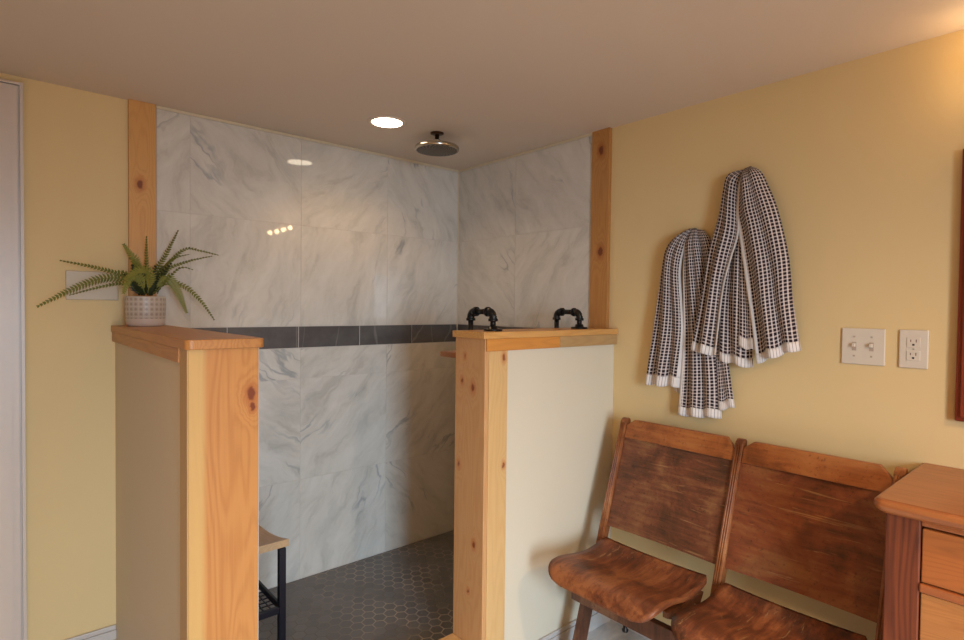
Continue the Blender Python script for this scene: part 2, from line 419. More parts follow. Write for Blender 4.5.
# baseboards
def baseboard(name, x0, x1, y0, y1, zt):
    b = new(); box(b, x0, x1, y0, y1, FLOOR, zt - .018, .001); 
    if x1 - x0 > y1 - y0: box(b, x0, x1, y0 + .004 if y0 < -.5 and y1 < -.5 or True else y0, y1, zt - .018, zt, .003)
    else: box(b, x0 + .004, x1, y0, y1, zt - .018, zt, .003)
    struct(name, b, m_white)
baseboard('baseboard_back', -1.968, XS0 - .0005, -.016, -.0003, .052)
baseboard('baseboard_half', -.651, -.001, YN - .014, YN - .0003, .020)
b = new(); box(b, -.014, -.0003, YF + .01, YN - .0145, FLOOR, .020, .002); struct('baseboard_right', b, m_white)
b = new(); box(b, XS0 - .012, XS0 - .0003, -1.029, -.0165, FLOOR, .0, .002); struct('baseboard_left', b, m_half)
# door casing and door on the back wall
b = new()
cx = -1.966
for x0, x1, th in ((cx - .100, cx - .0105, .012), (cx - .010, cx, .020), (cx - .096, cx - .016, .025), (cx - .080, cx - .036, .030)):
    box(b, x0, x1, -th, -.0003, FLOOR, 2.073 - (cx - x1), 0.0)
for z0, z1, th, xe in ((1.9735, 2.0625, .0119, .0106), (2.063, 2.073, .0199, .0), (1.990, 2.057, .0249, .0165)):
    box(b, cx - 1.0, cx - xe - .0002, -th, -.0003, z0, z1, .003)
box(b, cx - 1.0, cx - .9005, -.0172, -.0003, FLOOR, 1.973, .0)
m_casing = plain('cream_gloss_casing', (.60, .50, .43), .35, var=.02)
d1 = struct('door_1', b, m_casing)
b = new(); box(b, cx - .90, cx - .1005, -.012, -.0004, FLOOR + .005, 1.9725, .002)
for z0, z1 in ((.05, .85), (1.0, 1.85)):
    for x0, x1 in ((cx - .82, cx - .54), (cx - .46, cx - .18)): box(b, x0, x1, -.018, -.0121, z0, z1, .004)
obj('door_panel', b, m_white, d1)

# ------------------------------------------------------------------ fixtures on walls and ceiling
def plate(name, label, cat, loc, axis, w, h, gangs, kind):
    """loc: centre on the wall surface; axis 'x' plate on back wall facing -y, 'y' plate on right wall facing -x"""
    t = thing(name, label, cat, loc)
    L = Vector(loc)
    def bx(a0, a1, z0, z1, d0, d1, bev):
        bm = new()
        if axis == 'y': box(bm, L.x - d1, L.x - d0, L.y + a0, L.y + a1, L.z + z0, L.z + z1, bev)
        else: box(bm, L.x + a0, L.x + a1, L.y - d1, L.y - d0, L.z + z0, L.z + z1, bev)
        return bm
    obj('plate', bx(-w / 2, w / 2, -h / 2, h / 2, .0004, .0065, .0025), m_plate, t)
    for g in range(gangs):
        a = (g - (gangs - 1) / 2) * .046
        if kind == 'switch':
            obj('toggle_slot', bx(a - .006, a + .006, -.0135, .0135, .0060, .0072, .0004), m_plate2, t)
            k = bx(a - .0042, a + .0042, -.0015, .010, .0070, .018, .0015)
            obj('toggle', k, m_plate, t)
            for s in (-.030, .030): obj('screw', bx(a - .0028, a + .0028, s - .0028, s + .0028, .0060, .0076, .0012), m_plate2, t)
        else:
            for s in (-.0195, .0195):
                r = obj('receptacle', bx(-.0165, .0165, s - .0145, s + .0145, .0060, .0082, .006), m_plate, t)
                bm = new()
                for da, z0, z1 in ((-.0065, .0005, .009), (.0065, .0015, .008)):
                    q = bx(da - .0011, da + .0011, s + z0, s + z1, .0080, .0086, 0); merge(bm, q)
                obj('slot', bm, m_slot, r)
                bm = new(); q = bx(-.0028, .0028, s - .0095, s - .004, .0080, .0087, .0003); merge(bm, q)
                obj('ground_hole', bm, m_dark, r)
            obj('screw', bx(-.0025, .0025, -.0025, .0025, .0060, .0076, .001), m_plate2, t)
    return t
m_plate2 = plain('ivory_plastic_shade', (.42, .34, .27), .4, var=.02)
m_slot = plain('brown_slot', (.16, .07, .05), .6)
plate('switch_plate', 'ivory double toggle switch plate on the yellow wall beside the outlet', 'light switch', (0, -2.034, 1.198), 'y', .116, .113, 2, 'switch')
plate('wall_outlet', 'ivory duplex electrical outlet on the yellow wall beside the switch plate', 'outlet', (0, -2.162, 1.198), 'y', .070, .113, 1, 'outlet')
m_plate_keep = m_plate; m_plate = plain('tan_wall_plate', (.52, .41, .28), .4, var=.02)
plate('wall_plate', 'wide blank tan wall plate behind the potted fern', 'wall plate', (-1.766, 0, 1.372), 'x', .164, .108, 0, 'blank')
m_plate = m_plate_keep

# recessed light in the shower ceiling
t = thing('recessed_light', 'round recessed light glowing in the ceiling beside the shower head', 'ceiling light', (-.768, -.465, CEIL))
b = new(); lathe(b, [(.066, -.0005), (.066, -.004), (.080, -.004), (.083, -.0005)], (-.768, -.465, CEIL)); obj('trim_ring', b, m_ceil, t)
mt = NT('lamp_lens'); mt.base((.9, .85, .75)); mt.set(em=(1, .84, .62, 1), ems=14.0); m_lens = mt.m
b = new(); lathe(b, [(0, -.0036), (.040, -.0036), (.0658, -.0030)], (-.768, -.465, CEIL)); obj('lens', b, m_lens, t)

# rain shower head
hc = Vector((-.520, -.490, 0))
t = thing('rain_shower', 'round nickel rain shower head hanging from the shower ceiling', 'shower head', (hc.x, hc.y, CEIL))
b = new(); lathe(b, [(0, 2.090), (.012, 2.090), (.026, 2.091), (.030, 2.093), (.031, CEIL - .0005), (0, CEIL - .0005)], (hc.x, hc.y, 0)); obj('flange', b, m_bronze if 'm_bronze' in globals() else plain('dark_bronze', (.10, .045, .02), .35, .9), t)
b = new(); lathe(b, [(0, 2.041), (.011, 2.041), (.011, 2.056), (.018, 2.058), (.018, 2.066), (.010, 2.068), (.010, 2.0895), (0, 2.0895)], (hc.x, hc.y, 0)); obj('arm', b, m_nickel, t)
b = new(); lathe(b, [(0, 2.0175), (.093, 2.0175), (.099, 2.019), (.101, 2.023), (.101, 2.032), (.098, 2.036), (.06, 2.040), (.018, 2.044), (0, 2.044)], (hc.x, hc.y, 0), n=48); hd = obj('head', b, m_nickel, t)
def m_noz_():
    t = NT('nozzle_face'); P = t.coord(); s = t.sep(P)
    r = t.math('SQRT', t.math('ADD', t.math('MULTIPLY', s[0], s[0]), t.math('MULTIPLY', s[1], s[1])))
    a = t.math('ARCTAN2', s[1], s[0])
    rr = t.math('SINE', t.math('MULTIPLY', r, 2 * PI / .0155)); ra = t.math('SINE', t.math('ADD', t.math('MULTIPLY', a, 26), t.math('MULTIPLY', r, 150)))
    d = t.smooth(t.math('MULTIPLY', rr, ra), .0, .35)
    t.base(t.mix(d, (.03, .025, .02), (.20, .165, .125))); t.set(rough=.5, metal=.0); return t.m
b = new(); lathe(b, [(0, 2.0162), (.091, 2.0162), (.093, 2.0174)], (hc.x, hc.y, 0), n=48); obj('nozzle_plate', b, m_noz_(), hd)

# picture frame over the dresser (only its edge is in the picture)
m_maho = wood('mahogany_frame', (.22, .035, .016), (.12, .018, .01), 'z', 1, (), .7, .3, seed=15)
t = thing('picture_frame', 'dark red wooden frame hanging on the yellow wall above the dresser', 'picture frame', (0, -2.58, 1.38))
b = new()
y0, y1, z0, z1 = -2.92, -2.262, 1.004, 1.762
for a0, a1, c0, c1 in ((y1 - .05, y1, z0, z1), (y0, y0 + .05, z0, z1), (y0 + .0505, y1 - .0505, z1 - .05, z1), (y0 + .0505, y1 - .0505, z0, z0 + .05)):
    box(b, -.022, -.0005, a0, a1, c0, c1, .004)
    box(b, -.030, -.0221, a0 + .012, a1 - .012, c0 + .012, c1 - .012, .003)
obj('frame', b, m_maho, t)
m_mat = plain('cream_mat_board', (.55, .46, .33), .8)
b = new(); box(b, -.012, -.004, y0 + .051, y1 - .051, z0 + .051, z1 - .051); obj('panel', b, m_mat, t)

# vanity light above the mirror, just out of view; its bulbs glint in the tile
t = thing('vanity_light', 'nickel bar light with four round bulbs above the picture frame', 'wall light', (0, -2.55, 1.99))
b = new(); box(b, -.03, -.0005, -2.92, -2.28, 1.965, 2.015, .006); obj('back_bar', b, m_iron, t)
tg = NT('warm_bulb'); tg.base((1, .9, .7)); tg.set(em=(1, .66, .32, 1), ems=58.0)
for k in range(4):
    y = -2.315 - k * .16
    b = new(); lathe(b, [(.022, 0), (.022, .035), (.018, .04)], (-.03, y, 1.99), 'x', 16, ); 
    for v in b.verts: v.co.x = -.03 - (v.co.x + .03) * .5
    obj('socket', b, m_iron, t)
    b = new(); bmesh.ops.create_uvsphere(b, u_segments=20, v_segments=12, radius=.019, matrix=Matrix.Translation((-.066, y, 1.99))); obj('bulb', b, tg.m, t, smooth=True)

# ------------------------------------------------------------------ towels
TP = {
'TA_L':[(-1.657,1.809),(-1.614,1.796),(-1.600,1.744),(-1.587,1.648),(-1.558,1.527),(-1.536,1.380),(-1.501,1.155)],
'TA_R':[(-1.660,1.809),(-1.657,1.774),(-1.655,1.697),(-1.661,1.580),(-1.638,1.486),(-1.615,1.379),(-1.594,1.139)],
'TB_L':[(-1.650,1.774),(-1.640,1.627),(-1.605,1.450),(-1.590,1.307),(-1.596,1.122)],
'TB_R':[(-1.664,1.773),(-1.676,1.554),(-1.694,1.378),(-1.704,1.238),(-1.710,1.102)],
'TC_L':[(-1.657,1.767),(-1.662,1.555),(-1.670,1.177)],
'TC_R':[(-1.668,1.765),(-1.705,1.482),(-1.733,1.166)],
'TD_L':[(-1.660,1.812),(-1.657,1.774),(-1.649,1.652),(-1.661,1.580),(-1.696,1.378),(-1.717,1.256),(-1.737,1.125)],
'TD_R':[(-1.681,1.817),(-1.726,1.787),(-1.755,1.727),(-1.785,1.646),(-1.822,1.489),(-1.839,1.342),(-1.867,1.179)],
'SA_L':[(-1.455,1.618),(-1.405,1.588),(-1.367,1.540),(-1.351,1.451),(-1.344,1.383),(-1.325,1.224),(-1.297,1.004)],
'SA_R':[(-1.459,1.618),(-1.451,1.573),(-1.432,1.490),(-1.430,1.421),(-1.449,1.267),(-1.451,1.171),(-1.438,1.008)],
'SB_L':[(-1.439,1.554),(-1.427,1.344),(-1.404,0.984)],
'SB_R':[(-1.456,1.553),(-1.454,1.267),(-1.443,0.978)],
'SC_L':[(-1.459,1.618),(-1.451,1.573),(-1.445,1.458),(-1.448,1.344),(-1.451,1.209),(-1.445,1.074),(-1.436,0.895)],
'SC_R':[(-1.479,1.619),(-1.496,1.569),(-1.522,1.455),(-1.549,1.306),(-1.575,1.160),(-1.589,1.032),(-1.595,0.909)],
'SD_L':[(-1.471,1.616),(-1.496,1.569),(-1.522,1.455),(-1.549,1.306),(-1.571,1.159),(-1.581,1.032),(-1.587,0.937)],
'SD_R':[(-1.507,1.609),(-1.539,1.569),(-1.554,1.513),(-1.574,1.380),(-1.596,1.234),(-1.621,1.090),(-1.646,0.953)],
}
def resample(pts, n):
    pts = [Vector((p[0], p[1])) for p in pts]
    # Catmull-Rom, then even arc length
    fine = []
    for i in range(len(pts) - 1):
        p0 = pts[max(i - 1, 0)]; p1 = pts[i]; p2 = pts[i + 1]; p3 = pts[min(i + 2, len(pts) - 1)]
        for k in range(16):
            u = k / 16
            fine.append(.5 * ((2 * p1) + (p2 - p0) * u + (2 * p0 - 5 * p1 + 4 * p2 - p3) * u * u + (3 * p1 - p0 - 3 * p2 + p3) * u ** 3))
    fine.append(pts[-1])
    L = [0]
    for a, c in zip(fine, fine[1:]): L.append(L[-1] + (c - a).length)
    out = []; j = 0
    for i in range(n):
        s = L[-1] * i / (n - 1)
        while j < len(L) - 2 and L[j + 1] < s: j += 1
        f = (s - L[j]) / max(1e-9, L[j + 1] - L[j]); out.append(fine[j].lerp(fine[j + 1], min(1, f)))
    return out, L[-1]
def m_cloth_(name, dark):
    t = NT(name); s = t.sep(t.coord('UV')); p = .0124
    fu = t.math('ABSOLUTE', t.math('SUBTRACT', t.math('FRACT', t.math('DIVIDE', s[0], p)), .5))
    fv = t.math('ABSOLUTE', t.math('SUBTRACT', t.math('FRACT', t.math('DIVIDE', s[1], p)), .5))
    du = t.smooth(fu, .38, .30); dv = t.smooth(fv, .38, .30)
    sq = t.math('MULTIPLY', du, dv)
    bar = t.math('MULTIPLY', t.math('ADD', du, t.math('MULTIPLY', dv, .6)), t.math('SUBTRACT', 1.0, sq))       # half tone between the squares of a column
    c = t.mix(t.math('MULTIPLY', bar, .48), (.66, .57, .53), (.10, .06, .06))
    c = t.mix(sq, c, dark)
    t.base(c); t.set(rough=.95, spec=.1)
    t.bump(sq, .5, .002)
    return t.m
m_cloth = m_cloth_('black_white_check_towel', (.022, .013, .017))
m_selv = plain('white_towel_edge', (.68, .62, .58), .95, var=.05, spec=.1)
def m_hem_():
    t = NT('striped_towel_hem'); s = t.sep(t.coord('UV'))
    f = t.math('ABSOLUTE', t.math('SUBTRACT', t.math('FRACT', t.math('DIVIDE', s[0], .0085)), .5))
    t.base(t.mix(t.smooth(f, .40, .47), (.70, .64, .60), (.16, .12, .12))); t.set(rough=.95, spec=.1); return t.m
m_hem = m_hem_()
def drape(root, name, Lk, Rk, d_top, d_bot, W, folds, amp, ph, u0=0.0, selv=None, hem=True, N=64, M=28, belly=.018, hemlen=.036):
    Lp, ll = resample(TP[Lk], N); Rp, rl = resample(TP[Rk], N); Len = (ll + rl) / 2
    bm = bmesh.new(); uvl = bm.loops.layers.uv.new('UVMap')
    hb = bmesh.new(); huv = hb.loops.layers.uv.new('UVMap')
    grid = []
    for i in range(N):
        q = i / (N - 1); row = []
        dome = math.sin(min(1, q / .10) * PI / 2)
        for j in range(M + 1):
            s = j / M; p = Lp[i].lerp(Rp[i], s)
            d = (d_top + (d_bot - d_top) * q) * (.35 + .65 * dome)
            fold = amp * (.35 + .65 * q) * math.sin(2 * PI * folds * s + ph + .9 * math.sin(2.3 * q + ph)) * dome
            bel = belly * math.sin(PI * s) * dome
            x = -(d + bel + fold)
            z = p.y + (.004 * math.sin(2 * PI * folds * s + ph + 1) if q > .9 else 0)
            row.append(((min(x, -.006)), p.x, z, s * W + u0 + .004 * math.sin(5 * q + ph), q * Len))
        grid.append(row)
    def build(dst, uv, i0, i1, off=0.0):
        V = {}
        for i in range(i0, i1 + 1):
            for j in range(M + 1): g = grid[i][j]; V[i, j] = dst.verts.new((g[0] + off, g[1], g[2]))
        for i in range(i0, i1):
            for j in range(M):
                f = dst.faces.new((V[i, j], V[i + 1, j], V[i + 1, j + 1], V[i, j + 1])); f.smooth = True
                for lp, (a, c) in zip(f.loops, ((i, j), (i + 1, j), (i + 1, j + 1), (i, j + 1))): lp[uv].uv = grid[a][c][3:5]
                k = (2 if selv in ('L', 'LR') else 0)
                if (selv in ('L', 'LR') and j < 2) or (selv in ('R', 'LR') and j >= M - 2): f.material_index = 1
    cut = N - 1 - max(1, round(hemlen / Len * (N - 1)))
    build(bm, uvl, 0, cut); build(hb, huv, cut, N - 1)
    o = obj(name, bm, [m_cloth, m_selv], root)
    md = o.modifiers.new('thickness', 'SOLIDIFY'); md.thickness = .003; md.offset = 1
    h = obj('hem', hb, [m_hem, m_selv], o)
    md = h.modifiers.new('thickness', 'SOLIDIFY'); md.thickness = .0034; md.offset = 1
t1 = thing('hanging_towel', 'smaller and lower of two black and white checked towels on the wall', 'towel', (0, -1.47, 1.62), 'checked towels on the yellow wall')
drape(t1, 'cloth_fold', 'SB_L', 'SB_R', .012, .012, .06, 1, .004, .4, belly=.006)
drape(t1, 'cloth_fold', 'SD_L', 'SD_R', .020, .018, .085, 1.2, .006, 1.2, .003, belly=.012)
drape(t1, 'cloth_fold', 'SC_L', 'SC_R', .034, .030, .185, 2.6, .014, .3, selv='L', belly=.016)
drape(t1, 'cloth_fold', 'SA_L', 'SA_R', .040, .040, .17, 2.3, .015, 2.2, selv='R', belly=.020)
t2 = thing('hanging_towel', 'taller black and white checked towel whose edge overlaps the lower towel', 'towel', (0, -1.68, 1.82), 'checked towels on the yellow wall')
drape(t2, 'cloth_fold', 'TC_L', 'TC_R', .030, .046, .075, 1.3, .005, .5, belly=.008)
drape(t2, 'cloth_fold', 'TB_L', 'TB_R', .024, .030, .110, 1.8, .009, 1.6, belly=.010)
drape(t2, 'cloth_fold', 'TA_L', 'TA_R', .038, .060, .125, 2.0, .015, .2, selv='R', belly=.024)
drape(t2, 'cloth_fold', 'TD_L', 'TD_R', .044, .046, .185, 2.3, .015, 2.6, selv='L', belly=.028)

# ------------------------------------------------------------------ potted fern
pc = Vector((-1.612, -.118, ZC))
t = thing('potted_fern', 'green fern in a patterned white pot on the half wall cap', 'potted plant', pc)
def m_pot_():
    t = NT('printed_ceramic'); P = t.coord(); s = t.sep(P)
    a = t.math('MULTIPLY', t.math('ARCTAN2', s[1], s[0]), 24 / (2 * PI)); v = t.math('DIVIDE', s[2], .0185)
    fa = t.math('ABSOLUTE', t.math('SUBTRACT', t.math('FRACT', a), .5)); fv = t.math('ABSOLUTE', t.math('SUBTRACT', t.math('FRACT', v), .5))
    dia = t.smooth(t.math('ADD', fa, fv), .36, .28)
    dot = t.smooth(t.math('ADD', fa, fv), .16, .10)
    ring = t.math('SUBTRACT', dia, dot)
    line = t.smooth(t.math('MAXIMUM', fa, fv), .42, .47)
    c = t.mix(t.math('MULTIPLY', line, .45), (.47, .39, .32), (.68, .61, .54))
    c = t.mix(t.math('MULTIPLY', dia, .75), c, (.30, .235, .20))
    band = t.math('LESS_THAN', s[2], .029)
    c = t.mix(band, c, (.62, .52, .45))
    t.base(c); t.set(rough=.4); return t.m
b = new(); lathe(b, [(0, 0), (.056, 0), (.062, .004), (.0645, .014), (.0655, .026), (.066, .028), (.0675, .06), (.068, .107), (.068, .111), (.066, .113), (.063, .111), (.062, .096), (0, .096)], pc, n=48)
obj('pot', b, m_pot_(), t)
b = new(); lathe(b, [(0, .102), (.04, .102), (.061, .0965)], pc, n=24); obj('soil', b, plain('dark_soil', (.02, .014, .008), .95, var=.4, scale=120), t)
def m_frond_(name, c0, c1):
    t = NT(name); n = t.noise(t.coord(), 35, 3)
    t.base(t.mix(n, c0, c1)); t.set(rough=.5, spec=.35); return t.m
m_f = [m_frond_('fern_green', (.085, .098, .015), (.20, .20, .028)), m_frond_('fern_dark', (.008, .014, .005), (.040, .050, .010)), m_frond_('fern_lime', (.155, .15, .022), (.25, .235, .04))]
def frond(pts, depth, wid, mat, twist=0.0, dens=.0115, taper=.75):
    """pts (x,z) in the plane of the pot; depth: y offsets along it"""
    P3 = []
    q = [Vector((p[0], p[1])) for p in pts]; rs, L = resample([(p.x, p.y) for p in q], 40)
    for i, p in enumerate(rs):
        u = i / 39; P3.append(Vector((p.x, pc.y + depth[0] + (depth[1] - depth[0]) * u, p.y)))
    bm = new(); tube(bm, P3[::3] + [P3[-1]], [.0017 * (1 - .6 * i / 14) for i in range(15)][:len(P3[::3]) + 1], 6)
    dens = dens if mat is not m_f[2] else .008
    n = max(8, int(L / dens))
    tb = bmesh.new()
    for k in range(n):
        u = .14 + .86 * k / (n - 1); f = u * 39; i = min(38, int(f)); c = P3[i].lerp(P3[i + 1], f - i)
        T = (P3[i + 1] - P3[i]).normalized()
        view = Vector((-.25, -.86, .10)); 
        Sd = T.cross(view).normalized(); Nn = Sd.cross(T).normalized()
        Sd = (Sd * math.cos(twist) + Nn * math.sin(twist)).normalized()
        w = wid * (min(1, (u - .05) / .22)) * (1 - taper * max(0, (u - .35) / .65) ** 1.3)
        hw = dens * .31 if mat is not m_f[2] else dens * .42
        for s in (-1, 1):
            D = (Sd * s + T * .35 + Nn * random.uniform(-.18, .18)).normalized()
            a = c - T * hw; e = c + T * hw
            m1 = c + D * w * .55 - T * hw * 1.05; m2 = c + D * w * .55 + T * hw * 1.05 + Nn * .0
            tip = c + D * w * random.uniform(.92, 1.06) + T * hw * .6 - Nn * w * .08
            vs = [tb.verts.new(x) for x in (a, m1, tip, m2, e)]
            tb.faces.new(vs)
    merge(bm, tb)
    return obj('frond', bm, mat, t)
FR = [
 ([(-1.626,1.345),(-1.671,1.390),(-1.742,1.398),(-1.831,1.359),(-1.934,1.294)], (0, -.02), .022, 0, .5),
 ([(-1.626,1.345),(-1.671,1.405),(-1.757,1.434),(-1.868,1.455)], (.02, .02), .014, 0, .7),
 ([(-1.632,1.345),(-1.680,1.379),(-1.758,1.365),(-1.846,1.334)], (-.01, -.03), .011, 0, .9),
 ([(-1.619,1.345),(-1.638,1.463),(-1.655,1.491),(-1.677,1.527)], (.02, .03), .026, 2, .2),
 ([(-1.602,1.345),(-1.602,1.465),(-1.599,1.564)], (.02, .05), .014, 0, .5),
 ([(-1.592,1.345),(-1.565,1.444),(-1.538,1.496),(-1.492,1.597)], (.02, .04), .018, 0, .5),
 ([(-1.586,1.345),(-1.538,1.457),(-1.478,1.523),(-1.424,1.520),(-1.360,1.508)], (.0, -.02), .015, 0, .6),
 ([(-1.586,1.345),(-1.548,1.433),(-1.478,1.472),(-1.394,1.498)], (-.02, -.06), .013, 0, .6),
 ([(-1.586,1.345),(-1.548,1.383),(-1.489,1.378),(-1.431,1.324),(-1.382,1.247)], (-.02, -.05), .017, 0, .5),
 ([(-1.592,1.345),(-1.552,1.410),(-1.517,1.369),(-1.482,1.275)], (-.03, -.05), .024, 2, .1),
 ([(-1.619,1.345),(-1.648,1.413),(-1.677,1.393),(-1.693,1.345)], (-.03, -.07), .026, 2, .1),
 ([(-1.612,1.345),(-1.608,1.420),(-1.645,1.432),(-1.690,1.397)], (-.04, -.09), .024, 2, .2),
 ([(-1.592,1.345),(-1.545,1.445),(-1.510,1.486),(-1.460,1.505)], (.03, .02), .014, 0, .7),
 ([(-1.589,1.345),(-1.524,1.431),(-1.496,1.448),(-1.467,1.441)], (-.04, -.07), .012, 0, .6),
 ([(-1.622,1.345),(-1.640,1.43),(-1.668,1.47)], (-.02, -.05), .022, 0, .3),
 ([(-1.640,1.345),(-1.665,1.41),(-1.70,1.425)], (-.0, -.02), .016, 0, .3),
 ([(-1.575,1.345),(-1.560,1.42),(-1.535,1.46)], (-.02, -.04), .022, 1, .3),
]
for pts, dp, w, mi, tw in FR: frond(pts, dp, w, m_f[mi], tw)
rnd = random.Random(4)
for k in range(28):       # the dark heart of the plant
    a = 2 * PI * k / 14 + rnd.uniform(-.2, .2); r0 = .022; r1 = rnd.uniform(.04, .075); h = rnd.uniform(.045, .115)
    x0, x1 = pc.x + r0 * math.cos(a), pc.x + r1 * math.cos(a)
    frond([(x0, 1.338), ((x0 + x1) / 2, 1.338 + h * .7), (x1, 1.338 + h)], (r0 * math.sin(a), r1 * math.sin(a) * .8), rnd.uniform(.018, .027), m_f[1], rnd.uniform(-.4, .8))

# ------------------------------------------------------------------ iron pipe handles on the right half wall cap
def pipe_handle(x, label):
    yn, yf = -1.052, -.925
    zt = 1.291; r = .0105; R = .022
    t = thing('pipe_handle', label, 'pipe handle', (x, yn, ZC), 'iron pipe handles on the half wall')
    b = new(); lathe(b, [(0, .0002), (.034, .0002), (.035, .002), (.035, .0065), (.033, .008), (.019, .0085), (.0165, .018), (.0150, .019), (0, .019)], (x, yn, ZC), n=32); obj('flange', b, m_iron, t)
    def pp(pts, rad): bm = new(); tube(bm, pts, rad, 14); return bm
    obj('pipe', pp([(x, yn, ZC + .015), (x, yn, zt - R - .008)], r), m_iron, t)
    obj('pipe', pp([(x, yn - R * -1 - .0, zt), (x, yf - R, zt)], r), m_iron, t)
    obj('pipe', pp([(x, yf, zt - R - .008), (x, yf, 1.165)], r), m_iron, t)
    def elbow(y, sgn):
        b = new(); arc = []
        for i in range(9):
            a = PI / 2 * i / 8
            arc.append((x, y + sgn * R * (1 - math.cos(a)), zt - R + R * math.sin(a)))
        tube(b, [(x, y, zt - R - .010)] + arc + [(x, y + sgn * (R + .010), zt)], .0145, 16)
        tube(b, [(x, y, zt - R - .013), (x, y, zt - R - .003)], .0180, 16)
        tube(b, [(x, y + sgn * (R + .003), zt), (x, y + sgn * (R + .013), zt)], .0180, 16)
        return b
    obj('elbow', elbow(yn, 1), m_iron, t); obj('elbow', elbow(yf, -1), m_iron, t)
    b = new(); tube(b, [(x, yf, 1.175), (x, yf, 1.158)], .0135, 14); obj('coupling', b, m_iron, t)
    return t
ph = pipe_handle(-.672, 'black iron pipe handle at the open pine end of the half wall')
copy_tree(ph, (-.180, -1.052, ZC), 'black iron pipe handle beside the knotty post on the half wall cap', 'iron pipe handles on the half wall')

# small shelf on the shower side of the right half wall
m_shelf = wood('shelf_wood', (.36, .15, .06), (.22, .08, .03), 'x', 1, (), .8, .45, seed=17)
b = new(); box(b, -.724, -.34, -.9395, -.80, 1.112, 1.133, .003)
o = obj('wall_shelf', b, m_shelf, origin=(-.53, -.9395, 1.112)); o['label'] = 'small reddish wood shelf poking out behind the pine end board'; o['category'] = 'shelf'

# ------------------------------------------------------------------ bench in the shower
bx0, bx1, by0, by1 = -1.522, -1.244, -.592, -.040
t = thing('shower_bench', 'wood topped bench with black metal legs in the tiled shower', 'bench', ((bx0 + bx1) / 2, (by0 + by1) / 2, 0))
m_bench = wood('bench_wood', (.50, .33, .18), (.36, .21, .10), 'y', .9, (), .8, .4, seed=18)
tb = bmesh.new(); n = 24; rows_ = []
for i in range(n + 1):
    u = i / n; y = by0 + (by1 - by0) * u
    sag = -.040 * math.sin(PI * min(1, u * 1.02)) ** .9
    z1 = .458 + sag; z0 = z1 - .026
    rows_.append([tb.verts.new((bx0, y, z0)), tb.verts.new((bx1, y, z0)), tb.verts.new((bx1, y, z1)), tb.verts.new((bx0, y, z1))])
for a, c in zip(rows_, rows_[1:]):
    for k in range(4): tb.faces.new((a[k], a[(k + 1) % 4], c[(k + 1) % 4], c[k]))
tb.faces.new(rows_[0][::-1]); tb.faces.new(rows_[-1])
bmesh.ops.recalc_face_normals(tb, faces=tb.faces[:])
obj('seat', tb, m_bench, t)
for x0 in (bx0 + .006, bx1 - .030):
    for k, y0 in enumerate((by0 + .008, by1 - .032)):
        b = new(); box(b, x0, x0 + .024, y0, y0 + .024, .0005, .424, .002); obj('leg', b, m_blackmetal, t)
zr = .200
b = new()
box(b, bx0 + .030, bx1 - .030, by0 + .010, by0 + .026, zr - .012, zr + .012, .002); box(b, bx0 + .030, bx1 - .030, by1 - .028, by1 - .012, zr - .012, zr + .012, .002)
box(b, bx1 - .024, bx1 - .012, by0 + .032, by1 - .032, zr - .012, zr + .012, .002); box(b, bx0 + .012, bx0 + .024, by0 + .032, by1 - .032, zr - .012, zr + .012, .002)
sh = obj('shelf_rim', b, m_blackmetal, t)
b = new()
for i in range(1, 9):
    x = bx0 + .024 + (bx1 - bx0 - .048) * i / 9; box(b, x - .0018, x + .0018, by0 + .02, by1 - .02, zr - .002, zr + .002)
for i in range(1, 18):
    y = by0 + .02 + (by1 - by0 - .04) * i / 18; box(b, bx0 + .02, bx1 - .02, y - .0018, y + .0018, zr - .0055, zr - .002)
obj('wire_mesh', b, m_blackmetal, sh)

# ------------------------------------------------------------------ two-seat folding theatre chair
def bxp(z): return -.108 - .33 * (.86 - z)       # front plane of the backs leans on this line
t = thing('theater_chair', 'worn brown wooden two-seat theater chair under the checked towels', 'chair', (-.25, -1.70, FLOOR))
m_stile = worn_wood('chair_stile_wood', (.13, .040, .014), (.25, .080, .024), (.36, .145, .05), 'z', 1, .3)
m_rail = worn_wood('chair_rail_wood', (.15, .042, .012), (.29, .088, .022), (.37, .130, .036), 'y', 2, .3)
m_panel = [worn_wood('chair_back_ply', (.065, .028, .014), (.155, .050, .023), (.235, .105, .040), 'y', 3, .7), worn_wood('chair_back_ply_b', (.07, .026, .012), (.19, .050, .019), (.25, .095, .033), 'y', 7.3, .8)]
m_seat = [worn_wood('chair_seat_ply', (.045, .018, .010), (.17, .048, .018), (.33, .115, .040), 'x', 5, .9, .34), worn_wood('chair_seat_ply_b', (.045, .018, .010), (.16, .045, .017), (.33, .11, .038), 'x', 11, .9, .34)]
m_legw = worn_wood('chair_leg_wood', (.06, .022, .012), (.12, .045, .022), (.20, .095, .05), 'z', 4, .2)
stiles = [-1.235, -1.706, -2.160]
hw = .014
